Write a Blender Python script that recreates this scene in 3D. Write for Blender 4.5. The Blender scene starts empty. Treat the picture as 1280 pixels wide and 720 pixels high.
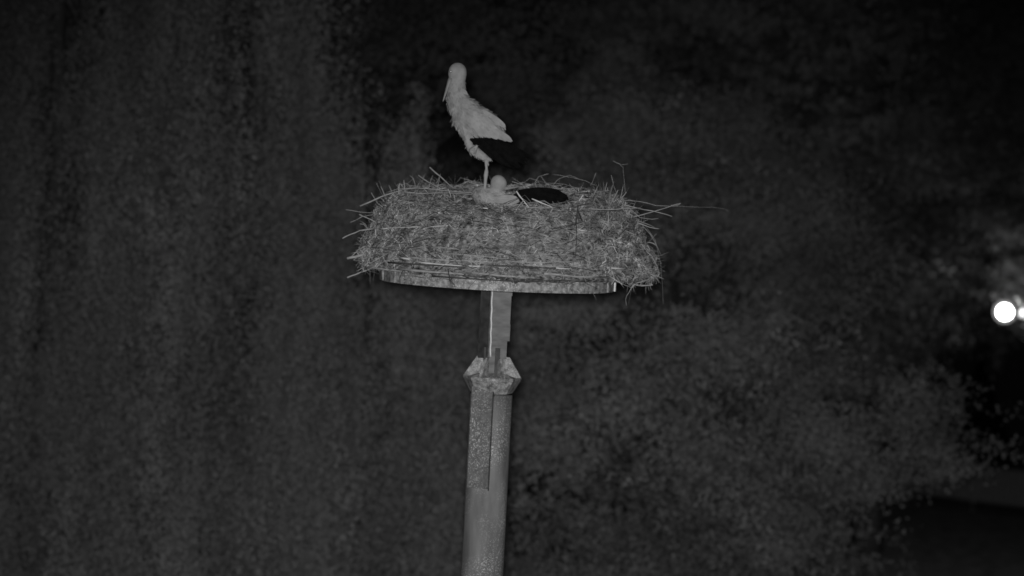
import bpy, bmesh, math, random
import numpy as np
from mathutils import Vector, Matrix, noise

random.seed(7)
rng = np.random.default_rng(7)
S = bpy.context.scene
C = S.collection
R = math.radians

# ------------------------------------------------------------------ camera
CAM_H = 8.6                      # the camera hangs as high as the nest
NEST_Z = CAM_H - 0.50            # underside of the nest platform
cam_d = bpy.data.cameras.new('camera'); cam = bpy.data.objects.new('camera', cam_d); C.objects.link(cam)
FPX = 2080.0
cam_d.sensor_width = 36; cam_d.lens = 36*FPX/1280
cam_d.clip_start = 0.1; cam_d.clip_end = 500
CM = Matrix.Rotation(R(90-2.95), 4, 'X') @ Matrix.Rotation(R(3.0), 4, 'Z')
CAM = Vector((0.0, -10.0, CAM_H))
cam.matrix_world = Matrix.Translation(CAM) @ CM
cam_d.dof.use_dof = True; cam_d.dof.focus_distance = 9.45; cam_d.dof.aperture_fstop = 1.0
S.camera = cam
S.render.resolution_x = 1024; S.render.resolution_y = 576

def at(px, py, Y):
    """point on the vertical plane y=Y seen at photo pixel px,py"""
    d = CM.to_3x3() @ Vector(((px-640)/FPX, (360-py)/FPX, -1))
    return CAM + d*((Y-CAM.y)/d.y)

# ------------------------------------------------------------------ night sky, infrared lamp, exposure
W = bpy.data.worlds.new('World'); S.world = W; W.use_nodes = True
bg = W.node_tree.nodes['Background']
bg.inputs[0].default_value = (1, 1, 1, 1); bg.inputs[1].default_value = 0.0034
ld = bpy.data.lights.new('infrared_floodlight', 'SPOT'); lo = bpy.data.objects.new('infrared_floodlight', ld); C.objects.link(lo)
ld.energy = 2200; ld.color = (1, 1, 1); ld.shadow_soft_size = 0.09
ld.spot_size = R(55); ld.spot_blend = 1.0
lo.location = CAM + Vector((-0.035, -0.02, 0.06))
lo.rotation_euler = (at(600, 640, 0)-lo.location).to_track_quat('-Z', 'Y').to_euler()
S.view_settings.view_transform = 'Standard'; S.view_settings.look = 'None'
S.view_settings.exposure = 0; S.view_settings.gamma = 1
S.render.engine = 'CYCLES'
S.cycles.filter_width = 1.6

# ------------------------------------------------------------------ materials
def mat(name, lo_, hi, scale=20, rough=.8, metal=0, bump=0.0, island=0.0, stretch=(1, 1, 1), detail=4, spec=.3, trans=0, speck=0):
    m = bpy.data.materials.new(name); m.use_nodes = True
    nt = m.node_tree; N = nt.nodes; L = nt.links
    p = N['Principled BSDF']; p.inputs['Roughness'].default_value = rough; p.inputs['Metallic'].default_value = metal
    p.inputs['Specular IOR Level'].default_value = spec
    tc = N.new('ShaderNodeTexCoord'); mp = N.new('ShaderNodeMapping'); mp.inputs['Scale'].default_value = stretch
    L.new(tc.outputs['Object'], mp.inputs['Vector'])
    nz = N.new('ShaderNodeTexNoise'); nz.inputs['Scale'].default_value = scale; nz.inputs['Detail'].default_value = detail
    L.new(mp.outputs[0], nz.inputs['Vector'])
    cr = N.new('ShaderNodeMapRange'); cr.inputs['From Min'].default_value = .32; cr.inputs['From Max'].default_value = .68
    cr.inputs['To Min'].default_value = lo_; cr.inputs['To Max'].default_value = hi
    L.new(nz.outputs['Fac'], cr.inputs['Value']); out = cr.outputs[0]
    if island:
        g = N.new('ShaderNodeNewGeometry'); mr = N.new('ShaderNodeMapRange')
        mr.inputs['To Min'].default_value = 1-island; mr.inputs['To Max'].default_value = 1+island
        L.new(g.outputs['Random Per Island'], mr.inputs['Value'])
        mm = N.new('ShaderNodeMath'); mm.operation = 'MULTIPLY'; L.new(out, mm.inputs[0]); L.new(mr.outputs[0], mm.inputs[1]); out = mm.outputs[0]
    if speck:
        n2 = N.new('ShaderNodeTexNoise'); n2.inputs['Scale'].default_value = 130; n2.inputs['Detail'].default_value = 2
        L.new(tc.outputs['Object'], n2.inputs['Vector'])
        n3 = N.new('ShaderNodeTexNoise'); n3.inputs['Scale'].default_value = 5; L.new(tc.outputs['Object'], n3.inputs['Vector'])
        r2 = N.new('ShaderNodeMapRange'); r2.inputs['From Min'].default_value = .54; r2.inputs['From Max'].default_value = .72; r2.inputs['To Max'].default_value = speck
        L.new(n2.outputs['Fac'], r2.inputs['Value'])
        r3 = N.new('ShaderNodeMapRange'); r3.inputs['From Min'].default_value = .34; r3.inputs['From Max'].default_value = .62
        L.new(n3.outputs['Fac'], r3.inputs['Value'])
        q = N.new('ShaderNodeMath'); q.operation = 'MULTIPLY'; L.new(r2.outputs[0], q.inputs[0]); L.new(r3.outputs[0], q.inputs[1])
        a = N.new('ShaderNodeMath'); a.operation = 'ADD'; L.new(out, a.inputs[0]); L.new(q.outputs[0], a.inputs[1]); out = a.outputs[0]
    cb = N.new('ShaderNodeCombineColor')
    for i in range(3): L.new(out, cb.inputs[i])
    L.new(cb.outputs[0], p.inputs['Base Color'])
    if bump:
        b = N.new('ShaderNodeBump'); b.inputs['Strength'].default_value = bump; b.inputs['Distance'].default_value = .01
        L.new(nz.outputs['Fac'], b.inputs['Height']); L.new(b.outputs[0], p.inputs['Normal'])
    return m

M = {
 'ground': mat('ground_grass', .12, .28, 3, bump=.6),
 'leaf': mat('leaf', .14, .39, .9, island=.25, spec=.15),
 'leaf_hang': mat('hanging_leaf', .155, .39, .8, island=.2, spec=.15, stretch=(2.2, 2.2, .25)),
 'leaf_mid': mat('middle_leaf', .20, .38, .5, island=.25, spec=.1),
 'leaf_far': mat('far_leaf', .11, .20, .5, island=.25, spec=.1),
 'needle': mat('needle', .008, .02, 2, island=.4, spec=.1),
 'bark': mat('bark', .08, .18, 8, bump=.8, stretch=(1, 1, .2)),
 'straw': mat('straw', .08, .50, 14, island=.85, spec=.2),
 'earth': mat('nest_litter', .04, .38, 38, rough=.95, bump=1.0, detail=8, spec=.1),
 'stick': mat('stick', .26, .44, 30, island=.25, bump=.4),
 'stick_pale': mat('peeled_stick', .6, .8, 30),
 'stick_dark': mat('dark_stick', .05, .09, 30),
 'wood': mat('weathered_board', .10, .34, 14, bump=.6, stretch=(.5, 6, 12)),
 'galv': mat('galvanised_steel', .11, .44, 34, rough=.6, metal=.0, bump=.25, speck=.5, detail=6),
 'pole': mat('pole_concrete', .15, .26, 16, rough=.75, bump=.35, speck=.55, detail=6, stretch=(1, 1, .22)),
 'plate': mat('pole_plate', .11, .19, 40, rough=.7, bump=.4, speck=.6),
 'post': mat('post_steel', .17, .28, 12, rough=.7, bump=.2, stretch=(1, 1, 3)),
 'post_dark': mat('dark_steel_and_shade', .03, .07, 20, rough=.6),  # dark steel; also stands for shade on post and plate edge
 'pale_line': mat('pale_tone', .75, .95, 40, rough=.5),
 'white': mat('white_plumage', .30, .42, 20, rough=.95, bump=.15, island=0, spec=.05),
 'feather': mat('white_feather', .31, .41, 20, rough=.95, island=.10, spec=.05),
 'black': mat('black_feather', .0015, .005, 40, rough=.8, island=.3, spec=.1),
 'bill': mat('bill', .23, .30, 20, rough=.5),
 'eye': mat('eye', .02, .03, 10, rough=.05, spec=1),
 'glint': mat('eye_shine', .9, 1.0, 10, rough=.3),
 'fence': mat('fence_wood', .20, .34, 6, bump=.3, stretch=(6, 6, .5)),
 'fence_dark': mat('fence_cap_and_shade', .02, .04, 6),  # dark cap; also the shadow colour at the fence foot
 'lampmetal': mat('lamp_metal', .6, .7, 10, rough=.5),
}
em = bpy.data.materials.new('lit_globe'); em.use_nodes = True
e_ = em.node_tree.nodes.new('ShaderNodeEmission'); e_.inputs[1].default_value = 62
em.node_tree.links.new(e_.outputs[0], em.node_tree.nodes['Material Output'].inputs[0])
M['lit'] = em
fg = bpy.data.materials.new('halo_shell'); fg.use_nodes = True; nt = fg.node_tree
f1 = nt.nodes.new('ShaderNodeBsdfTransparent'); f2 = nt.nodes.new('ShaderNodeEmission'); f2.inputs[1].default_value = .45
f3 = nt.nodes.new('ShaderNodeMixShader'); f3.inputs[0].default_value = .5
nt.links.new(f1.outputs[0], f3.inputs[1]); nt.links.new(f2.outputs[0], f3.inputs[2]); nt.links.new(f3.outputs[0], nt.nodes['Material Output'].inputs[0])
M['halo'] = fg  # weak glow put into a shell, stands for the halo round the bulb

# ------------------------------------------------------------------ mesh helpers
def obj(name, me, m=None, parent=None, loc=None):
    o = bpy.data.objects.new(name, me); C.objects.link(o)
    if m is not None: me.materials.append(m)
    if loc is not None: o.location = loc
    if parent is not None: o.parent = parent
    return o
def tag(o, label=None, cat=None, group=None, kind=None):
    for k, v in (('label', label), ('category', cat), ('group', group), ('kind', kind)):
        if v: o[k] = v
    return o
def empty(name, loc, label, cat, group=None):
    o = bpy.data.objects.new(name, None); C.objects.link(o); o.location = loc; o.empty_display_size = .2
    return tag(o, label, cat, group)
def copy_tree(o, parent=None):
    c = o.copy(); C.objects.link(c)
    if parent: c.parent = parent
    for ch in [x for x in C.objects if x.parent == o]: copy_tree(ch, c)
    return c

class MB:
    def __init__(s): s.v = []; s.f = []
    def tube(s, pts, rad, n=5, caps=True):
        pts = [Vector(p) for p in pts]
        if not hasattr(rad, '__len__'): rad = [rad]*len(pts)
        b = len(s.v); up = None
        for i, p in enumerate(pts):
            d = (pts[min(i+1, len(pts)-1)]-pts[max(i-1, 0)])
            if d.length < 1e-9: d = Vector((0, 0, 1))
            d.normalize()
            if up is None: up = Vector((0, 0, 1)) if abs(d.z) < .9 else Vector((1, 0, 0))
            a = d.cross(up); a.normalize(); c = d.cross(a); up = -c if False else up
            for k in range(n):
                t = 2*math.pi*k/n
                s.v.append(p + (a*math.cos(t)+c*math.sin(t))*rad[i])
        for i in range(len(pts)-1):
            for k in range(n):
                k2 = (k+1) % n
                s.f.append((b+i*n+k, b+i*n+k2, b+(i+1)*n+k2, b+(i+1)*n+k))
        if caps:
            s.f.append(tuple(b+k for k in reversed(range(n)))); e = b+(len(pts)-1)*n
            s.f.append(tuple(e+k for k in range(n)))
        return s
    def box(s, c, size, rot=None):
        b = len(s.v); x, y, z = (q/2 for q in size); c = Vector(c)
        for i in range(8):
            p = Vector((x if i & 1 else -x, y if i & 2 else -y, z if i & 4 else -z))
            if rot is not None: p = rot @ p
            s.v.append(c+p)
        for f in ((0, 2, 3, 1), (4, 5, 7, 6), (0, 1, 5, 4), (2, 6, 7, 3), (0, 4, 6, 2), (1, 3, 7, 5)): s.f.append(tuple(b+i for i in f))
        return s
    def prism(s, poly, off):
        """poly: list of points, extruded by vector off"""
        b = len(s.v); n = len(poly); off = Vector(off)
        s.v += [Vector(p) for p in poly] + [Vector(p)+off for p in poly]
        s.f.append(tuple(range(b, b+n))); s.f.append(tuple(range(b+2*n-1, b+n-1, -1)))
        for i in range(n):
            j = (i+1) % n; s.f.append((b+i, b+n+i, b+n+j, b+j))
        return s
    def sphere(s, c, r, seg=16, rings=10):
        b = len(s.v); c = Vector(c); r = Vector(r) if hasattr(r, '__len__') else Vector((r, r, r))
        s.v.append(c+Vector((0, 0, r.z)))
        for i in range(1, rings):
            t = math.pi*i/rings
            for k in range(seg):
                q = 2*math.pi*k/seg
                s.v.append(c+Vector((r.x*math.sin(t)*math.cos(q), r.y*math.sin(t)*math.sin(q), r.z*math.cos(t))))
        s.v.append(c-Vector((0, 0, r.z))); e = len(s.v)-1
        for k in range(seg):
            k2 = (k+1) % seg
            s.f.append((b, b+1+k, b+1+k2)); s.f.append((e, e-seg+k2, e-seg+k))
            for i in range(rings-2):
                s.f.append((b+1+i*seg+k, b+1+(i+1)*seg+k, b+1+(i+1)*seg+k2, b+1+i*seg+k2))
        return s
    def mesh(s, name, org=(0, 0, 0), smooth=False):
        me = bpy.data.meshes.new(name); o = Vector(org)
        me.from_pydata([tuple(v-o) for v in s.v], [], s.f); me.update()
        if smooth: me.polygons.foreach_set('use_smooth', [True]*len(me.polygons))
        return me
    def build(s, name, m, parent=None, smooth=False):
        """vertices are given in world space; the parent sits unrotated at its location"""
        org = parent.matrix_world.translation if False else (world_loc(parent) if parent else (0, 0, 0))
        return obj(name, s.mesh(name, org, smooth), m, parent)
def world_loc(o):
    v = Vector((0, 0, 0))
    while o is not None: v += o.location; o = o.parent
    return v

def quads_mesh(name, v):           # v: (N,4,3)
    n = len(v); me = bpy.data.meshes.new(name)
    me.vertices.add(n*4); me.vertices.foreach_set('co', v.reshape(-1).astype(np.float32))
    me.loops.add(n*4); me.loops.foreach_set('vertex_index', np.arange(n*4, dtype=np.int32))
    me.polygons.add(n); me.polygons.foreach_set('loop_start', np.arange(0, n*4, 4, dtype=np.int32))
    me.update(calc_edges=True); return me
def leaves(c, lmin, lmax, ratio=.55, up=None):
    n = len(c)
    a = rng.normal(size=(n, 3))
    if up is not None: a = a*.55 + np.array(up)
    a /= np.linalg.norm(a, axis=1, keepdims=True)
    b = np.cross(a, rng.normal(size=(n, 3))); b /= np.linalg.norm(b, axis=1, keepdims=True)
    nrm = np.cross(a, b)
    l = rng.uniform(lmin, lmax, (n, 1))*.5; w = l*ratio
    return np.stack([c-a*l, c+b*w+nrm*w*.35, c+a*l, c-b*w+nrm*w*.35], axis=1)

# ------------------------------------------------------------------ ground
bm = bmesh.new(); bmesh.ops.create_grid(bm, x_segments=80, y_segments=80, size=160)
for v in bm.verts: v.co.z = .5*noise.noise(Vector((v.co.x*.05, v.co.y*.05, 0)))
me = bpy.data.meshes.new('ground'); bm.to_mesh(me); bm.free()
tag(obj('ground', me, M['ground'], loc=(0, 60, 0)), kind='structure')

# ------------------------------------------------------------------ trees
def broadleaf(name, h, crown_z, rx, ry, rz, nclump, nleaf, lsz, m, clump_r=.42, seed=1, tr=.22, lean=0):
    """crown and trunk meshes round the base (0,0,0)"""
    rg = np.random.default_rng(seed); rd = random.Random(seed)
    d = rg.normal(size=(nclump, 3)); d /= np.linalg.norm(d, axis=1, keepdims=True)
    rr = rg.uniform(.45, 1.0, (nclump, 1))**.6
    lump = np.array([[1+.22*noise.noise(Vector((x*1.8+seed, y*1.8, z*1.8)))] for x, y, z in d])
    cc = d*rr*lump*np.array([rx, ry, rz]) + np.array([0, 0, crown_z])
    if lean:
        zf = np.clip((cc[:, 2:]-crown_z)/rz, -1, 1); cc = cc*np.concatenate([1-.42*np.clip(zf, 0, 1), 1-.3*np.clip(zf, 0, 1), np.ones_like(zf)], 1)+np.concatenate([0*zf, lean*np.clip(zf+.2, 0, 1.2)**1.3, 0*zf], 1)+np.concatenate([lean*.42*np.clip(zf, 0, 1), 0*zf, 0*zf], 1)
    per = nleaf//nclump
    cr = rg.uniform(.6, 1.3, (nclump, 1, 1))*clump_r
    # each spray leans outwards and droops
    ns = max(3, per//28)                                                   # sprays inside every clump
    sp = rg.normal(size=(nclump, ns, 3))*np.array([1, 1, .6])*cr
    idx = rg.integers(0, ns, (nclump, per)); sz = rg.uniform(.05, .16, (nclump, ns, 1))
    p = np.take_along_axis(sp, idx[..., None].repeat(3, 2), 1)
    p = p + rg.normal(size=(nclump, per, 3))*np.array([1, 1, .55])*np.take_along_axis(sz, idx[..., None], 1)
    cr = cr*.35
    p = p + d[:, None, :]*np.abs(rg.normal(size=(nclump, per, 1)))*cr*.8
    p = (p + cc[:, None, :]).reshape(-1, 3)
    crown = quads_mesh('crown', leaves(p, lsz*.7, lsz*1.3)); crown.materials.append(m)
    t = MB(); top = crown_z+rz*.6
    pts = [Vector((.15*math.sin(i*1.3+seed), .12*math.cos(i*1.7), top*i/8)) for i in range(9)]
    for q in pts:
        zf = (q.z-crown_z)/rz; q.y += lean*max(0, min(1.2, zf+.2))**1.3; q.x += lean*.42*max(0, min(1, zf))
    t.tube(pts, [tr*(1-i/9.5) for i in range(9)], 9)
    for k in range(min(70, nclump)):
        q = Vector(cc[k]); z0 = max(crown_z-rz*.9, q.z-1.0-.3*(Vector((q.x, q.y)).length)); z0 = min(z0, top*.95)
        i = min(7, int(z0/top*8)); s0 = pts[i].lerp(pts[i+1], z0/top*8-i)
        mid = s0.lerp(q, .5)+Vector((0, 0, -.12))+Vector((rd.uniform(-.15, .15),)*3)
        t.tube([s0, mid, q], [tr*.22, tr*.13, tr*.04], 4, False)
    tm = t.mesh('trunk', smooth=True); tm.materials.append(M['bark'])
    return crown, tm
def weeping(h, crown_z, rx, ry, nstr, per, seed):
    """tall tree with long hanging leaf curtains"""
    rg = np.random.default_rng(seed)
    ang = rg.uniform(0, 2*math.pi, nstr); rad = rg.uniform(.15, 1, nstr)**.5
    lump = np.array([1+.25*noise.noise(Vector((math.cos(a)*2+seed, math.sin(a)*2, 0))) for a in ang])
    nb = 30; ba = rg.uniform(0, 2*math.pi, nb); bi_ = rg.integers(0, nb, nstr)      # leaf curtains hang from separate boughs
    ang = ba[bi_]+rg.normal(size=nstr)*.09/np.maximum(.3, rad)
    lump = lump*(.85+.3*rg.uniform(0, 1, nb)[bi_])
    x = np.cos(ang)*rad*rx*lump; y = np.sin(ang)*rad*ry*lump
    ztop = crown_z + (h-crown_z)*rg.uniform(0.02, 1, nstr)*np.sqrt(np.clip(1-(rad*.93)**2, .05, 1))**.7
    tp = 1-.38*np.clip((ztop-6)/(h-6), 0, 1)**1.4; x = x*tp; y = y*tp
    ln = rg.uniform(.8, 3.0, nstr)*rg.uniform(.6, 1.2, nb)[bi_]
    t = rg.uniform(0, 1, (nstr, per))
    P = np.zeros((nstr, per, 3)); sp = rg.uniform(.03, .11, (nstr, 1))
    P[..., 0] = x[:, None]+rg.normal(size=(nstr, per))*sp*(.7+.5*t)+.15*np.sin(t*3+x[:, None]*5)
    P[..., 1] = y[:, None]+rg.normal(size=(nstr, per))*sp
    P[..., 2] = ztop[:, None]-t*ln[:, None]
    P = P.reshape(-1, 3)
    crown = quads_mesh('crown', leaves(P, .035, .070, .5, up=(0, 0, -.7))); crown.materials.append(M['leaf_hang'])
    tb = MB(); pts = [Vector((.1*math.sin(i), .08*math.cos(i*1.4), h*.93*i/8)) for i in range(9)]
    tb.tube(pts, [.24*(1-i/9.3) for i in range(9)], 9)
    for k in range(60):
        q = Vector((x[k], y[k], ztop[k])); i = int(max(0, min(7, (q.z-.8)/(h*.93)*8))); s0 = pts[i]
        tb.tube([s0, s0.lerp(q, .5)+Vector((0, 0, .25)), q], [.05, .03, .01], 4, False)
    tm = tb.mesh('trunk', smooth=True); tm.materials.append(M['bark'])
    return crown, tm
def tree(name, meshes, loc, rz, sc, label, cat, group=None):
    r = empty(name, loc, label, cat, group); r.rotation_euler.z = rz; r.scale = (sc, sc, sc)
    for nm, me in zip(('crown', 'trunk'), meshes): obj(nm, me, None, r)
    return r

wA = weeping(15.5, 2.2, 2.0, 1.7, 1350, 200, 3)
wB = weeping(15.0, 2.0, 1.9, 1.8, 1350, 200, 9)
wC = weeping(10.7, 2.2, 1.9, 1.7, 1100, 200, 14)
wb = [  # px at horizon, world y, mesh, rot, scale, label
 (-150, 9.6, wA, .3, 1.0, 'tall weeping tree with hanging leaves, at the far left edge of the photo'),
 (60, 10.4, wB, 3.3, 1.02, 'tall weeping tree second from the left edge, dark upright gaps in its leaves'),
 (255, 9.4, wB, 5.2, 1.0, 'brightest tall weeping tree, midway between the left edge and the nest'),
 (450, 10.2, wC, 2.6, 1.0, 'tall weeping tree directly left of the nest pole'),
]
for px, Y, ms, rz, sc, lab in wb:
    p = at(px, 300, Y)
    tree('weeping_tree', ms, (p.x, Y, 0), rz, sc, lab, 'tree', 'weeping trees left of the pole')
big = broadleaf('big', 14, 7.1, 3.0, 2.3, 3.9, 190, 200000, .06, M['leaf'], .38, 21, .26, 4.5)
p = at(870, 420, 10.5)
tree('leafy_tree', big, (p.x, 10.5, -.1), .4, 1.0, 'big broad-leaved tree right of the pole, its ragged lower leaves catching most light', 'tree')
far = broadleaf('far', 15, 9.0, 3.3, 3.0, 5.2, 190, 130000, .085, M['leaf_far'], .5, 33, .28)
far2 = broadleaf('far2', 15, 8.5, 3.4, 3.0, 5.6, 190, 130000, .085, M['leaf_far'], .5, 45, .28)
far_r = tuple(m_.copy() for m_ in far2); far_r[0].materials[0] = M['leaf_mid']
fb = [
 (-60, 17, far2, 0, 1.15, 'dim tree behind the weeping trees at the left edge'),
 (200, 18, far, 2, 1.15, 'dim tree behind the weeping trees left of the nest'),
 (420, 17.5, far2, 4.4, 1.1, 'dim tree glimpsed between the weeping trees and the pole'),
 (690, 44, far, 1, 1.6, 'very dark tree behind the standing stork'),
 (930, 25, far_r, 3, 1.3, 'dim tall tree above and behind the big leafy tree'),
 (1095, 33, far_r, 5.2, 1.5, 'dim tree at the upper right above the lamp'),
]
for px, Y, ms, rz, sc, lab in fb:
    p = at(px, 300, Y)
    tree('background_tree', ms, (p.x, Y, 0), rz, sc, lab, 'tree', 'dim trees in the background')

# ------------------------------------------------------------------ dark conifer, fence, lamp at the right
def conifer(h, r, n):
    rg = np.random.default_rng(5)
    t = rg.uniform(0, 1, n)**.75; a = rg.uniform(0, 2*math.pi, n)
    tier = np.abs(((t*11) % 1)); rr = r*(1-t)*(.72+.4*tier)*rg.uniform(.3, 1, n)**.4
    P = np.stack([np.cos(a)*rr, np.sin(a)*rr, .6+t*(h-.6)-rr*.25], 1)
    me = quads_mesh('crown', leaves(P, .12, .3, .25)); me.materials.append(M['needle'])
    tb = MB().tube([(0, 0, 0), (0, 0, h*.95)], [.18, .02], 8); tm = tb.mesh('trunk'); tm.materials.append(M['bark'])
    return me, tm
p = at(1215, 452, 46)
tree('conifer_tree', conifer(p.z, 1.75, 16000), (at(1222, 520, 46).x, 46, 0), 0, 1, 'near-black pointed conifer under the lamp at the right', 'tree')

# ------------------------------------------------------------------ fence
fa, fe = at(1120, 608, 40), at(1330, 640, 36)
fx0 = at(1120, 600, 41); fx1 = at(1360, 600, 37.5)
fr = empty('fence', (fx0.x, 41, 0), 'dim wooden board fence with a dark cap and a dark strip for its base shadow in the lower right corner', 'fence')
A = Vector((fx0.x, 41, 0)); B = Vector((fx1.x+3, 37, 0)); D = (B-A); Ln = D.length; D.normalize()
rotf = Matrix.Rotation(math.atan2(D.y, D.x), 3, 'Z')
bd = MB(); n = int(Ln/.16)
fz = 1.25
for i in range(n):
    bd.box(A+D*(i+.5)*.16+Vector((0, 0, fz/2+.25)), (.145, .025, fz-.2+.03*random.random()), rotf)
bd.build('boards', M['fence'], fr)
for z in (.18, fz+.28):
    MB().box(A+D*Ln/2+Vector((0, -.05, z)), (Ln, .12, .13), rotf).build('cap_and_shade', M['fence_dark'], fr)  # upper strip is the cap, lower one stands for the base shadow
k = 0
while k*2.4 < Ln:
    MB().box(A+D*k*2.4+Vector((0, .08, .75)), (.1, .1, 1.5), rotf).build('post', M['fence'], fr); k += 1

# ------------------------------------------------------------------ street lamp
LY = 20.0
gl = at(1256, 390, LY); gl2 = at(1470, 400, LY)
sl = empty('street_lamp', (gl2.x, LY, 0), 'glaring lit globe lamp on a short arm at the right edge', 'street lamp')
MB().tube([(gl2.x, LY, 0), (gl2.x, LY, gl2.z+.5)], [.08, .05], 12).build('pole', M['lampmetal'], sl, True)
MB().tube([(gl2.x, LY, gl2.z), (gl2.x-.35, LY, gl2.z+.03), gl+Vector((.30, 0, -.01))], [.05, .06, .09], 10).build('arm', M['lampmetal'], sl, True)
gb = MB().sphere(gl, .205, 32, 20).build('globe', M['halo'], sl, True)  # outer shell carries the lamp's soft halo
MB().sphere(gl, .135, 24, 14).build('bulb', M['lit'], gb, True)
ls = bpy.data.lights.new('lawn_fill', 'SPOT'); lso = bpy.data.objects.new('lawn_fill', ls); C.objects.link(lso)  # added spot below the globe, brightens lawn and fence
ls.energy = 300; ls.spot_size = R(62); ls.spot_blend = .9; ls.shadow_soft_size = .15
lso.location = gl+Vector((0, .1, -.5)); lso.rotation_euler = Vector((.22, .8, -.62)).to_track_quat('-Z', 'Y').to_euler()
for k, r_ in enumerate((.31, .36)):
    pts = [gl+Vector((math.cos(t)*r_, -.05, math.sin(t)*r_)) for t in [R(20+8*i) for i in range(6)]]
    MB().tube(pts, .012, 6).build('bracket', M['lampmetal'], sl, True)
# leafy tree whose sprays hang round the lamp and catch its light
lt = broadleaf('lamp', 9, gl.z+1.75, 1.7, .45, 2.0, 80, 22000, .05, M['leaf'], .22, 77, .12)
p = at(1338, 330, LY+.95)
tree('garden_tree', lt, (p.x, LY+.95, 0), 0, 1.0, 'sparse tree beside the lit lamp with leaves glowing in its light', 'tree')

# ------------------------------------------------------------------ nest pole
pole0 = at(601, 720, 0); top0 = at(621, 363, 0)
PX = top0.x
np_ = empty('nest_pole', (PX, 0, 0), 'grey round concrete pole carrying the stork nest platform', 'pole')
cz = at(616, 472, 0).z           # collar height
def PP(px, py, y=-.13): return at(px, py, y)
r0 = .1275
pb = MB(); nseg = 40; zs = [0]+[cz-.1-3*(1-i/12) for i in range(13)]
for i, z in enumerate(zs):
    pass
pts = [(PX, 0, z) for z in zs]
pb.tube(pts, [r0*1.22]+[r0*(1+.03*(1-i/12)) for i in range(13)], nseg).build('shaft', M['pole'], np_, True)
# flat mounting plate let into the upper left of the shaft
pa = MB(); zb = at(600, 612, -.13).z
rotp = Matrix.Rotation(R(-14), 3, 'Z')
pc = Vector((PX-.052, -.112, (zb+cz)/2-.02))
pa.box(pc, (.128, .02, cz-zb-.05), rotp); plate = pa.build('mounting_plate', M['plate'], np_)
pe = MB().box(pc+rotp @ Vector((.067, .006, 0)), (.006, .02, cz-zb-.03), rotp).build('plate_edge_shade', M['post_dark'], np_)  # dark strip stands for the shadow along the plate's right edge
for py in (540, 556, 598):
    q = at(597, py, -.12); b = MB()
    c0 = Vector((q.x, pc.y-.012-(.0), q.z))
    b.tube([c0+Vector((0, .012, 0)), c0+Vector((0, -.020, 0))], .013 if py == 598 else .007, 6)
    b.build('bolt', M['galv'], np_)
# collar: eight-sided double cone with gusset plates
cb = MB(); 
cb.tube([(PX, 0, cz-.088), (PX, 0, cz-.005), (PX, 0, cz+.004)], [r0*1.0, .176, .176], 8).build('collar', M['galv'], np_)
cp = MB().tube([(PX, 0, cz+.004), (PX, 0, cz+.012), (PX, 0, cz+.03)], [.178, .174, .115], 8).build('collar_rim', M['galv'], np_)
for ang in (0, 60, 120, 180, 245, 295):
    d = Vector((math.cos(R(ang)), -abs(math.sin(R(ang))) if ang > 180 else math.sin(R(ang)), 0))
    sd = Vector((-d.y, d.x, 0))*.008
    o_ = Vector((PX, 0, cz+.012))-sd
    g = MB().prism([o_+d*.06, o_+d*.172, o_+d*.10+Vector((0, 0, .115)), o_+d*.06+Vector((0, 0, .12))], sd*2)
    g.build('gusset', M['galv'], np_)
g = MB().prism([Vector((PX-.172, -.075, cz+.012)), Vector((PX+.172, -.075, cz+.012)), Vector((PX+.105, -.055, cz+.12)), Vector((PX+.06, -.05, cz+.12)), Vector((PX+.05, -.068, cz+.03)), Vector((PX-.05, -.068, cz+.03)), Vector((PX-.06, -.05, cz+.12)), Vector((PX-.105, -.055, cz+.12))], (0, .012, 0))
g.build('gusset', M['galv'], np_)
# upper steel post, turned so one face is near edge-on
zp = NEST_Z
up = MB(); rotu = Matrix.Rotation(R(24), 3, 'Z'); zc = cz+.0
hh = zp-zc
up.box((PX+.004, .0, zc+hh/2), (.118, .10, hh), rotu); upo = up.build('steel_post', M['post'], np_)
for z0, z1, e in ((zp-.062, zp-.001, .013), (zp-.235, zp-.062, .006), (zp-.335, zp-.235, .010)):
    MB().box((PX+.012, -.002, (z0+z1)/2), (.118+e, .10+e, z1-z0), rotu).build('sleeve', M['post'], np_)
MB().box((PX-.062, -.035, zc+hh*.58), (.062, .02, hh*.82), Matrix.Rotation(R(-30), 3, 'Z')).build('shade_bracket', M['post_dark'], np_)  # dark bracket strip, also stands for the post's shaded left face
MB().box((PX-.05, -.085, zc+.08), (.012, .02, .22)).build('shade_bracket', M['post_dark'], np_)
MB().box((PX+.025, -.072, zc+.10), (.03, .02, .17)).build('shade_bracket', M['post_dark'], np_)  # both short dark strips stand for shade in the collar recess
cpt = [at(615.2+(.35*math.sin(i*1.9)) - i*.16, 362+i*6, -.105-.002*i) for i in range(15)]
MB().tube(cpt, .0052, 6).build('pale_line', M['pale_line'], np_, True)  # thin pale line down the front edge of the post

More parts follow.
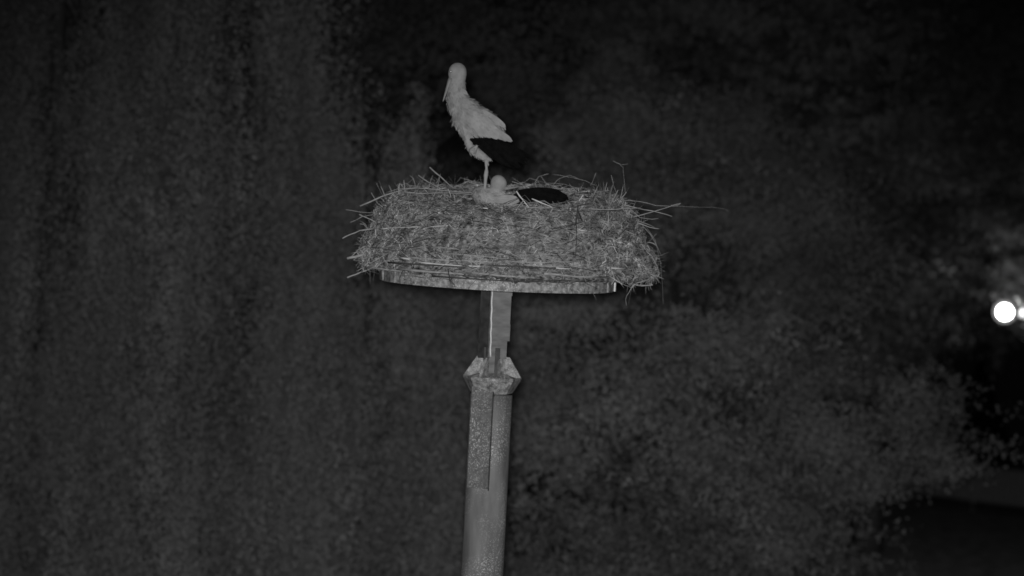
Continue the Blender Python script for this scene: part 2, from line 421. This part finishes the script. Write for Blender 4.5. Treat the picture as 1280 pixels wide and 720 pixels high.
# ------------------------------------------------------------------ platform
pf = empty('nest_platform', (PX, 0, NEST_Z), 'round steel-rimmed platform of boards under the nest, on top of the pole', 'platform')
PR = .71
def ring(rb, z0, z1, th, n=96, a0=0, a1=360):
    b = MB(); st = len(b.v)
    for i in range(n+1):
        t = R(a0+(a1-a0)*i/n); c, s_ = math.cos(t), math.sin(t)
        wob = .004*math.sin(7*t)
        for r_, z in ((rb+wob, z0), (rb+wob, z1), (rb-th+wob, z1), (rb-th+wob, z0)):
            b.v.append(Vector((PX+c*r_, s_*r_, z)))
    for i in range(n):
        for k in range(4):
            k2 = (k+1) % 4; b.f.append((i*4+k, (i+1)*4+k, (i+1)*4+k2, i*4+k2))
    return b
ring(PR, NEST_Z, NEST_Z+.075, .012).build('rim_band', M['galv'], pf)
for ang in (200, 214, 238, 336, 348):
    t = R(ang); rt = Matrix.Rotation(t, 3, 'Z')
    MB().box((PX+math.cos(t)*(PR+.006), math.sin(t)*(PR+.006), NEST_Z+.04), (.010, .028, .072), rt).build('band_strip', M['pale_line'] if ang in (348,) else M['galv'], pf)  # upright strips set on the band, one of them much paler
for i in range(9):
    y = -.60+i*.15; hw = math.sqrt(max(.02, (PR-.02)**2-(abs(y)+.06)**2))
    MB().box((PX, y, NEST_Z+.040+.001*i), (2*hw, .12, .028)).build('board', M['wood'], pf)
for y in (-.2, .2):
    MB().box((PX, y, NEST_Z-.0+.012), (1.3, .05, .022)).build('bearer', M['post_dark'], pf)

# ------------------------------------------------------------------ nest
nest = empty('stork_nest', (PX, 0, NEST_Z+.06), 'large stork nest of straw and twigs on the round platform', 'nest')
def rim_h(t):                     # t azimuth, -90 deg is towards the camera
    s_ = math.sin(t); c = math.cos(t)
    return .545 - .085*max(0, -s_)**1.5 + .045*max(0, s_) + .03*c*(1 if c > 0 else .3)
def prof(t):
    """outer profile (r,z) from the underside over the rim into the cup; z above the platform underside"""
    h = rim_h(t); c = math.cos(t); k = 1+.07*c
    return [(.55*k, .072), (.80*k, .085), (.87*k, .088), (.875*k, .14), (.855*k, .22), (.825*k, .30), (.78*k, .38),
            (.735*k, .385+.45*(h-.38)), (.68*k, h-.035), (.60*k, h), (.52*k, h-.02), (.42*k, h-.07), (.2, .40), (.0, .39)]
def nest_pt(t, u, off=0.0):
    pr = prof(t); i = int(u); i = min(max(i, 0), len(pr)-2); f = u-i
    r_ = pr[i][0]*(1-f)+pr[i+1][0]*f; z = pr[i][1]*(1-f)+pr[i+1][1]*f
    dr = pr[i+1][0]-pr[i][0]; dz = pr[i+1][1]-pr[i][1]; l = math.hypot(dr, dz) or 1
    nr, nz_ = dz/l, -dr/l
    w = .030*noise.noise(Vector((math.cos(t)*3, math.sin(t)*3, u*.7)))+.018*noise.noise(Vector((math.cos(t)*11, math.sin(t)*11, u*2.5)))
    w += off
    return Vector((PX+(r_+nr*w)*math.cos(t), (r_+nr*w)*math.sin(t), NEST_Z+z+nz_*w)), Vector((nr*math.cos(t), nr*math.sin(t), nz_))
b = MB(); NT = 260; NU = 13*5
for j in range(NU+1):
    for i in range(NT):
        t = 2*math.pi*i/NT; p, nn = nest_pt(t, j/5)
        p += nn*(.012*noise.noise(p*55)+.010*noise.noise(p*24))
        b.v.append(p)
for j in range(NU):
    for i in range(NT):
        i2 = (i+1) % NT; b.f.append((j*NT+i, j*NT+i2, (j+1)*NT+i2, (j+1)*NT+i))
b.build('litter_core', M['earth'], nest)
# fine straws and rootlets: nobody could count them
def fibres(n, lmin, lmax, rmin, rmax, lift, flat, seed, urange=(2.0, 11.5)):
    rd = random.Random(seed); b = MB()
    for _ in range(n):
        t = rd.uniform(0, 2*math.pi) if rd.random() < .38 else R(-90+rd.uniform(-95, 95))
        u = rd.uniform(*urange)
        if u < 3.0 and abs(t+math.pi/2) < .9 and rd.random() < .8: continue
        p, nn = nest_pt(t, u, rd.uniform(-.004, .010))
        tan = Vector((-math.sin(t), math.cos(t), 0)); bi = nn.cross(tan)
        a = rd.gauss(0, flat); d = tan*math.cos(a)+bi*math.sin(a)+nn*rd.gauss(0, lift)
        d.normalize(); l = rd.uniform(lmin, lmax); r_ = rd.uniform(rmin, rmax)
        bend = Vector((rd.gauss(0, 1), rd.gauss(0, 1), rd.gauss(0, 1)-.3))*l*.10
        # straw follows the round of the nest
        p1 = p-d*l*.5-nn*.012; p2 = p+bend+nn*.004; p3 = p+d*l*.5-nn*.010
        b.tube([p1, p2, p3], [r_*.7, r_, r_*.5], 3, False)
    return b
fibres(15000, .03, .11, .0011, .0030, .28, .8, 11).build('straw', M['straw'], nest)['kind'] = 'stuff'
fibres(2600, .10, .30, .0012, .0034, .13, .35, 12).build('twig_weave', M['straw'], nest)['kind'] = 'stuff'
# frayed ends sticking out of the silhouette
rd = random.Random(5); b = MB()
for _ in range(620):
    side = rd.random()
    if side < .40: t = R(180+rd.gauss(0, 26)); u = rd.uniform(1.5, 9)
    elif side < .8: t = R(0+rd.gauss(0, 26)); u = rd.uniform(1.5, 9.5)
    else: t = rd.uniform(0, 2*math.pi); u = rd.uniform(8, 10)
    p, nn = nest_pt(t, u, 0)
    tan = Vector((-math.sin(t), math.cos(t), 0))
    d = (nn*rd.uniform(.3, 1)+tan*rd.gauss(0, .7)+Vector((0, 0, rd.gauss(-.05, .35)))).normalized()
    l = rd.uniform(.03, .12); r_ = rd.uniform(.001, .0026)
    b.tube([p-d*.03, p+d*l*.5+Vector((0, 0, rd.gauss(0, .008))), p+d*l+Vector((0, 0, rd.gauss(-.008, .02)))], [r_, r_*.8, r_*.3], 3, False)
b.build('frayed_straw', M['straw'], nest)['kind'] = 'stuff'
# single sticks the photo shows:  (points in photo pixels, distance plane y, radius mm, material)
SK = [
 ([(523, 219), (536, 228), (552, 236)], .1, 3.2, 'stick'), ([(537, 209), (551, 221), (568, 236)], .0, 4.2, 'stick'), ([(549, 221), (546, 229)], 0, 2, 'stick'),
 ([(450, 257.5), (470, 249), (485, 243), (503, 238)], -.35, 5.2, 'stick'), ([(476, 233), (480, 243), (484, 250)], -.1, 2.4, 'stick'), ([(497, 230), (501, 237)], .1, 2, 'stick'),
 ([(432, 262), (450, 265), (470, 266)], -.2, 1.8, 'stick'), ([(449, 268), (458, 272), (470, 278)], -.4, 3.6, 'stick'), ([(438, 278), (452, 271), (466, 268)], -.2, 2.0, 'stick'),
 ([(428, 298), (438, 293), (450, 288), (466, 286)], -.45, 4.4, 'stick'), ([(473, 286), (510, 284), (560, 282)], -.90, 2.6, 'stick_pale'), ([(474, 286), (484, 285.5)], -.9, 3.4, 'stick_pale'),
 ([(434, 323), (445, 321), (458, 317)], -.35, 9, 'stick'), ([(440, 320), (448, 312), (458, 308)], -.3, 3, 'stick'), ([(434, 347), (445, 343), (458, 338)], -.35, 5.4, 'stick'),
 ([(500, 236.5), (520, 235), (545, 237), (575, 240), (590, 241)], -.5, 3.2, 'stick'), ([(505, 240), (530, 242), (560, 241), (590, 243)], -.45, 2.6, 'stick'), ([(560, 236), (564, 247)], -.6, 3.4, 'stick'),
 ([(575, 232), (581, 240)], -.2, 2, 'stick'), ([(530, 236), (536, 243)], -.4, 2.4, 'stick'),
 ([(645.5, 239), (653, 249), (661.5, 260)], -.66, 4.2, 'stick_pale'), ([(661, 260), (676, 260), (694, 259.5)], -.72, 3.6, 'stick'), ([(665, 248.5), (678, 254), (692, 260)], -.66, 3.6, 'stick_pale'),
 ([(646, 261), (655, 250)], -.7, 3.4, 'stick'), ([(640, 227), (652, 231)], -.1, 2.2, 'stick'),
 ([(671, 235), (669, 228), (673, 221), (684, 217.5), (700, 219), (716, 222), (732, 226), (745, 232)], .35, 2.0, 'stick'), ([(671, 235), (690, 238), (705, 240), (722, 243)], .2, 3.2, 'stick'),
 ([(690, 233), (698, 224), (712, 219), (724, 224)], .3, 1.6, 'stick'), ([(675, 234), (700, 236), (730, 235), (752, 240)], .3, 2.4, 'stick'), ([(681, 229), (704, 230), (724, 236)], .3, 1.6, 'stick'),
 ([(745, 216), (742, 224), (738, 232)], .2, 1.8, 'stick'), ([(766, 201), (775, 205), (779, 209), (780, 222), (782, 243)], .15, 1.4, 'stick'), ([(777, 206), (785, 205)], .15, 1.2, 'stick'), ([(764, 219), (766, 228), (770, 240)], .1, 1.8, 'stick'),
 ([(783, 240), (776, 248)], -.2, 3, 'stick'),
 ([(722, 256), (720, 275), (721, 295), (719, 320)], -.93, 3.6, 'stick_dark'), ([(722, 262), (728, 276), (734.5, 285)], -.93, 3.4, 'stick_dark'), ([(722, 257), (736, 254)], -.9, 3, 'stick_dark'), ([(720, 280), (712, 292), (709, 304)], -.93, 2, 'stick_dark'),
 ([(720, 287), (740, 289.5)], -.93, 4, 'stick_pale'),
 ([(780, 256), (805, 262), (825, 266), (840, 270.5)], -.35, 3.0, 'stick'), ([(792, 271), (815, 265), (835, 259), (851, 254)], -.3, 3.2, 'stick'), ([(851, 254), (845, 257), (838, 256)], -.3, 2, 'stick'),
 ([(775, 250), (800, 252), (820, 257), (842, 258)], -.1, 2.2, 'stick'), ([(786, 260), (800, 272), (815, 274), (823, 273)], -.5, 2, 'stick'), ([(798, 279), (812, 284), (824, 286)], -.45, 3, 'stick'), ([(795, 276), (806, 279), (818, 284)], -.5, 2, 'stick'),
 ([(838, 258), (862, 258.5), (890, 259), (905, 261), (914, 266), (911, 268)], -.05, .8, 'stick'),
 ([(803, 282), (813, 293), (820, 305), (826, 318)], -.4, 1.6, 'stick'), ([(808, 284), (819, 300), (826, 330), (828, 355), (829, 380)], -.4, .8, 'stick'),
 ([(809, 303), (816, 304), (820, 307)], -.4, 3, 'stick'), ([(808, 314), (815, 320), (820, 330), (824, 340)], -.4, 2.4, 'stick'), ([(806, 334), (816, 336), (823, 334)], -.4, 2, 'stick'),
 ([(791, 356), (786, 366), (782, 374), (783, 382)], -.55, 1.8, 'stick'), ([(790, 354), (802, 357), (816, 356)], -.45, 6, 'stick'), ([(770, 352), (790, 355), (812, 349)], -.5, 4, 'stick'),
 ([(718, 344), (724, 352), (727, 360)], -.88, 2, 'stick'), ([(735, 346), (731, 353), (728, 358)], -.9, 1.6, 'stick'), ([(728, 341), (734, 356)], -.9, 1.6, 'stick'),
 ([(500, 321), (540, 324), (585, 326), (620, 328)], -.93, 5.0, 'stick'), ([(560, 317), (600, 320), (640, 324)], -.94, 3.4, 'stick'), ([(485, 328), (530, 331), (580, 334)], -.92, 6, 'stick_dark'),
 ([(600, 331), (650, 333), (720, 336)], -.95, 5, 'stick_dark'), ([(640, 327), (680, 328), (720, 327)], -.95, 3.6, 'stick'), ([(455, 334), (490, 338), (530, 341)], -.75, 6, 'stick'),
 ([(695, 335), (715, 336)], -.95, 3.6, 'stick_pale'), ([(764, 335), (784, 336)], -.85, 3.6, 'stick_pale'), ([(500, 322), (512, 324)], -.92, 6, 'stick_pale'), ([(548, 266), (556, 267)], -.86, 3.2, 'stick_pale'),
 ([(604, 260), (610, 261)], -.80, 3.6, 'stick_pale'), ([(594, 277), (615, 278)], -.88, 2.2, 'stick'), ([(720, 320), (690, 318), (650, 319)], -.94, 2.2, 'stick'), ([(735, 261), (765, 262), (800, 260)], -.7, 2.8, 'stick'),
 ([(540, 345), (600, 349), (660, 352), (705, 350)], -.86, 4.5, 'stick_dark'), ([(560, 336), (562, 350), (568, 356)], -.9, 3, 'stick_dark'),
 ([(498, 336), (540, 340), (580, 343)], -.9, 7, 'stick'), ([(590, 341), (630, 345), (668, 347)], -.9, 7, 'stick'), ([(520, 327), (545, 330), (600, 333)], -.93, 4.5, 'stick_pale'), ([(655, 331), (690, 333), (712, 333)], -.95, 5, 'stick'), ([(680, 342), (720, 346), (750, 346)], -.9, 6, 'stick'),
 ([(625, 279), (650, 277), (672, 278)], -.88, 2, 'stick'), ([(660, 300), (700, 297), (730, 300)], -.92, 2, 'stick'), ([(762, 300), (768, 310), (772, 318)], -.85, 2, 'stick_pale'),
]
ROT0 = at(621, 363, 0)
def push(p):
    """keep front sticks just proud of the nest wall"""
    t = math.atan2(p.y, p.x-PX); zz = p.z-NEST_Z
    if zz > .42 or zz < .05 or p.y > -.5: return p
    best = .9
    pr = prof(t)
    for a, c in zip(pr[:9], pr[1:9]):
        if a[1] <= zz <= c[1]: best = a[0]+(c[0]-a[0])*(zz-a[1])/max(1e-6, c[1]-a[1])
    yy = -math.sqrt(max(.01, (best+.022)**2-(p.x-PX)**2))
    return yy
for pts, Y, r_, mn in SK:
    wp = []
    for i, (x, y) in enumerate(pts):
        p = at(x, y, Y)
        if Y < -.72:
            yy = push(p)
            if not isinstance(yy, Vector): p = at(x, y, yy)
        wp.append(p)
    # subdivide with slight kinks
    fp = []
    for a, c in zip(wp, wp[1:]):
        fp.append(a); fp.append(a.lerp(c, .5)+Vector((rd.gauss(0, .0015), 0, rd.gauss(0, .0015))))
    fp.append(wp[-1]); nn_ = len(fp); r_ *= .001
    MB().tube(fp, [r_*(1.05-.5*i/nn_)*rd.uniform(.85, 1.15) for i in range(nn_)], 6).build('stick', M[mn], nest, True)

rd = random.Random(41)
for k in range(20):
    side = k % 2; t = R((180 if side else 0)+rd.gauss(-8, 22)); p, nn = nest_pt(t, rd.uniform(2, 8), 0)
    tan = Vector((-math.sin(t), math.cos(t), 0))
    d = (nn*rd.uniform(.4, .9)+tan*rd.gauss(0, .8)+Vector((0, 0, rd.gauss(0, .22)))).normalized(); l = rd.uniform(.06, .15); r_ = rd.uniform(.0022, .0042)
    MB().tube([p-d*.08, p+d*l*.35+Vector((0, 0, rd.gauss(0, .006))), p+d*l*.7+Vector((0, 0, rd.gauss(0, .01))), p+d*l], [r_, r_*.95, r_*.8, r_*.5], 6).build('stick', M['stick'], nest, True)

# ------------------------------------------------------------------ storks
def voxel(mb, name, vox, smooth_it, parent, m, disp=0):
    o = mb.build(name, m, parent)
    md = o.modifiers.new('r', 'REMESH'); md.mode = 'VOXEL'; md.voxel_size = vox
    sm = o.modifiers.new('s', 'SMOOTH'); sm.iterations = smooth_it; sm.factor = .5
    dg = bpy.context.evaluated_depsgraph_get(); dg.update()
    me = bpy.data.meshes.new_from_object(o.evaluated_get(dg)); me.name = name
    o.modifiers.clear(); o.data = me
    if not me.materials: me.materials.append(m)
    me.polygons.foreach_set('use_smooth', [True]*len(me.polygons))
    return o
def chain(mb, keys, Y, yscale=1.0):
    """keys: (px,py,radius px,extra depth m): a string of overlapping balls = tapered limbs"""
    sc = (Y+10)/FPX
    for (x0, y0, r0_, d0), (x1, y1, r1_, d1) in zip(keys, keys[1:]):
        L_ = math.hypot(x1-x0, y1-y0)+abs(d1-d0)/sc; n = max(1, int(L_/max(.5, min(r0_, r1_)*.30)))
        for i in range(n+1):
            f = i/n; r_ = (r0_+(r1_-r0_)*f)*sc
            p = at(x0+(x1-x0)*f, y0+(y1-y0)*f, Y); p.y += d0+(d1-d0)*f
            s_ = 10 if r_ < .02 else 16
            mb.sphere(p, (r_, r_*(yscale if r_ > .03 else 1), r_), s_, max(6, s_//2))
def plumes(body, parent, n, Y, flow, box, lmin, lmax, w, lift, seed, m='feather', name='plumage'):
    """small overlapping feathers that follow the body and break its outline"""
    rd = random.Random(seed); me = body.data; org = world_loc(body); b = MB(); P = me.polygons; k = 0; tries = 0
    while k < n and tries < n*30:
        tries += 1; f = P[rd.randrange(len(P))]; c = Vector(f.center)+org
        if not box(c): continue
        nn = Vector(f.normal); d = flow(c); d = (d-nn*d.dot(nn))
        if d.length < .05: continue
        d.normalize(); d = (d+nn*rd.uniform(.3, 1.2)*lift+Vector((rd.gauss(0, .18), rd.gauss(0, .18), rd.gauss(0, .18)))).normalized()
        s_ = nn.cross(d).normalized(); l = rd.uniform(lmin, lmax); ww = w*rd.uniform(.7, 1.2)
        q = c-nn*.002; i = len(b.v)
        b.v += [q-s_*ww*.5, q+s_*ww*.5, q+d*l*.6+s_*ww*.6+nn*.001, q+d*l, q+d*l*.6-s_*ww*.6+nn*.001]
        b.f.append((i, i+1, i+2, i+3, i+4)); k += 1
    return b.build(name, M[m], parent)
def blade(b, p0, p1, w, bow, n=7, pt=.5):
    """one long flight feather with a slight bow and a rounded tip"""
    p0, p1 = Vector(p0), Vector(p1); d = p1-p0; s_ = d.cross(Vector((0, 1, 0))).normalized(); i0 = len(b.v)
    for i in range(n+1):
        f = i/n; c = p0+d*f+Vector(bow)*math.sin(f*math.pi)
        ww = w*(.55+.5*math.sin(min(1, f*1.4)*math.pi*.5))*(1 if f < .75 else max(.02, 1-((f-.75)/.25)**2)**pt)
        b.v += [c-s_*ww*.5, c+Vector((0, -.0035, 0)), c+s_*ww*.5, c+Vector((0, .0025, 0))]
    for i in range(n):
        a = i0+4*i
        for k in range(4):
            k2 = (k+1) % 4; b.f.append((a+k, a+k2, a+4+k2, a+4+k))
SY = -.46
foot = at(603.5, 257, SY)
st = empty('standing_stork', (foot.x, SY, foot.z), 'white stork standing on one leg at the nest rim, bill resting on its breast', 'stork')
mb = MB()
chain(mb, [(572, 89.8, 11.6, 0), (571.8, 92.5, 11.8, 0), (572, 101, 10.0, 0), (570.5, 110, 11.2, 0), (570.5, 120, 12.6, 0), (574.5, 131, 14.8, 0), (581, 138, 17, 0), (590, 147, 18.5, 0), (599, 152, 18.5, 0), (608, 157, 16.5, 0), (615, 161, 12.5, 0), (622, 167, 8, 0)], SY, .88)
chain(mb, [(578, 147, 13.5, 0), (582, 158, 11, 0), (583.5, 168, 6.5, -.02), (585.5, 178, 5.0, -.025), (588.5, 186, 5.0, -.025), (596, 190.5, 6.0, -.02), (603, 195, 5.4, -.01), (608, 198, 3.6, 0), (613, 200, 2, 0)], SY, .9)
chain(mb, [(606.5, 196, 3.2, 0), (607.5, 203, 2.0, 0), (608.2, 211, 1.9, 0), (608, 215, 2.9, 0), (607.4, 219, 3.0, 0), (606.8, 225, 2.3, 0), (606, 236, 2.0, 0), (604, 252, 1.9, 0), (603.5, 256, 2.4, 0)], SY)
for dx, dy, dd in ((-13, 3, -.05), (-4, 5, -.08), (8, 4, -.06), (6, 1, .06)):
    chain(mb, [(603.5, 256, 2.2, 0), (603.5+dx*.5, 256+dy*.3, 1.8, dd*.5), (603.5+dx, 256+dy, 1.2, dd)], SY)
chain(mb, [(591, 189, 4.5, -.05), (594.5, 185.5, 3, -.062), (597, 182.5, 1.2, -.07)], SY)
body = voxel(mb, 'body', .0042, 5, st, M['white'])
def flow1(c):
    return Vector((.75, 0, -.66)) if c.z > foot.z+.28 else Vector((.35, 0, -.9))
zneck = at(572, 112, SY).z; zbel = at(590, 172, SY).z
plumes(body, st, 1500, SY, flow1, lambda c: zbel < c.z < zneck, .022, .045, .012, .16, 3)
plumes(body, st, 260, SY, lambda c: Vector((-.05, 0, -1)), lambda c: c.z < zneck+.02 and c.z > zbel and c.x < at(578, 140, SY).x, .02, .04, .006, .45, 4, name='breast_fluff')
plumes(body, st, 160, SY, lambda c: Vector((.6, 0, -.7)), lambda c: at(600, 203, SY).z < c.z < at(590, 176, SY).z, .012, .028, .006, .4, 6, name='thigh_fluff')
plumes(body, st, 500, SY, lambda c: Vector((.25, 0, -.95)), lambda c: c.z > at(572, 112, SY).z and c.z < at(572, 100, SY).z, .012, .022, .006, .15, 8, name='neck_feathers')
# wings: white coverts on top, black flight feathers hanging below
for sgn in (-1, 1):
    w = MB(); rd = random.Random(12+sgn)
    for i in range(22):
        f = i/21; x0, y0 = 590+26*f+rd.gauss(0, 1.2), 150+9*f+rd.gauss(0, 2)
        x1, y1 = 604+37*f**.8, 172+4.5*f+rd.gauss(0, 1.1)
        dd = sgn*(.075-.035*f)
        p0 = at(x0, y0, SY)+Vector((0, dd, 0)); p1 = at(x1, y1, SY)+Vector((0, dd*.75, 0))
        blade(w, p0, p1, .026, (0, sgn*.010, 0), 9, 1.3)
    for i in range(14):
        f = i/13; p0 = at(603+12*f, 138+6*f, SY)+Vector((0, sgn*(.05-.02*f), 0)); p1 = at(617+15*f, 151+8*f+rd.gauss(0, 1.5), SY)+Vector((0, sgn*.045, 0))
        blade(w, p0, p1, .026, (0, sgn*.008, 0))
    cv = w.build('wing_coverts', M['feather'], st)
    w = MB()
    for i in range(15):
        f = i/14; p0 = at(588+30*f, 174-2*f, SY)+Vector((0, sgn*(.055-.02*f), 0)); p1 = at(622+40*f**.8+rd.gauss(0, 1.5), 198+14*math.sin(f*2.4)+8*f-18*f*f+rd.gauss(0, 1), SY)+Vector((0, sgn*.03, 0))
        blade(w, p0, p1, .026, (0, sgn*.006, -.006), 9, 1.6)
    w.build('flight_feathers', M['black'], st)
# bill and eye
b = MB(); p0 = at(563.5, 98, SY)+Vector((0, -.022, 0)); p1 = at(553.8, 127.5, SY)+Vector((0, -.025, 0))
bp = [p0.lerp(p1, f) for f in (0, .15, .4, .7, .95, 1)]
b.tube(bp, [.0135, .0125, .0095, .0066, .003, .001], 10).build('bill', M['bill'], st, True)
ec = at(564.0, 90.3, SY)+Vector((0, -.043, 0))
ey = MB().sphere(ec, .0062, 12, 8).build('eye', M['eye'], st, True)
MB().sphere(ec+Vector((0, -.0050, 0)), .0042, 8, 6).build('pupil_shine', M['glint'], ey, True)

# resting stork, head turned back along its shoulders
RY = -.42
base = at(625, 262, RY)
rs = empty('resting_stork', (base.x, RY, base.z), 'white stork lying in the nest cup, head turned back, black wing to the right', 'stork')
mb = MB()
chain(mb, [(599, 242, 9.5, 0), (603, 243, 11.5, 0), (612, 248, 12, 0), (625, 252, 12, 0), (640, 254, 9.5, 0.02), (660, 256, 9, .05), (685, 258, 8, .07), (700, 260, 6, .07)], RY, 1.3)
chain(mb, [(606, 243, 9, 0), (613, 244, 8.5, -.01), (619, 239, 8.5, -.02), (623, 233, 9.5, -.025), (623.5, 230, 10.6, -.03), (623, 228.5, 10, -.03)], RY, .95)
rb = voxel(mb, 'body', .0045, 5, rs, M['white'])
plumes(rb, rs, 1200, RY, lambda c: Vector((.85, 0, -.35)), lambda c: c.z < at(620, 238, RY).z and c.x < at(646, 250, RY).x, .018, .038, .011, .22, 5)
plumes(rb, rs, 350, RY, lambda c: Vector((-.2, 0, -1)), lambda c: c.x < at(611, 240, RY).x, .012, .024, .006, .45, 15, name='breast_fluff')
b = MB(); p0 = at(630, 236, RY)+Vector((0, -.05, 0)); p1 = at(649, 233.5, RY)+Vector((0, -.035, 0))
b.tube([p0.lerp(p1, f) for f in (0, .3, .7, .97, 1)], [.013, .010, .0065, .0025, .001], 10).build('bill', M['bill'], rs, True)
for sgn in (-1, 1):
    w = MB(); rd = random.Random(30+sgn)
    for i in range(18):
        f = i/17
        p0 = at(634+14*f, 240+13*(1-f), RY)+Vector((0, sgn*(.075-.03*f)+.02, 0)); p1 = at(700+11*math.sin(f*2.6), 258-14*f+rd.gauss(0, .8), RY)+Vector((0, sgn*.05+.05, 0))
        blade(w, p0, p1, .042, (0, sgn*.014, .010*f+.004))
    w.build('flight_feathers', M['black'], rs)
    w = MB()
    for i in range(16):
        f = i/15; p0 = at(612+14*f, 246+8*(1-f), RY)+Vector((0, sgn*(.075)+.0, 0)); p1 = at(636+13*math.sin(f*2), 257-7*f+rd.gauss(0, .8), RY)+Vector((0, sgn*.07, 0))
        blade(w, p0, p1, .026, (0, sgn*.012, .004))
    w.build('wing_coverts', M['feather'], rs)
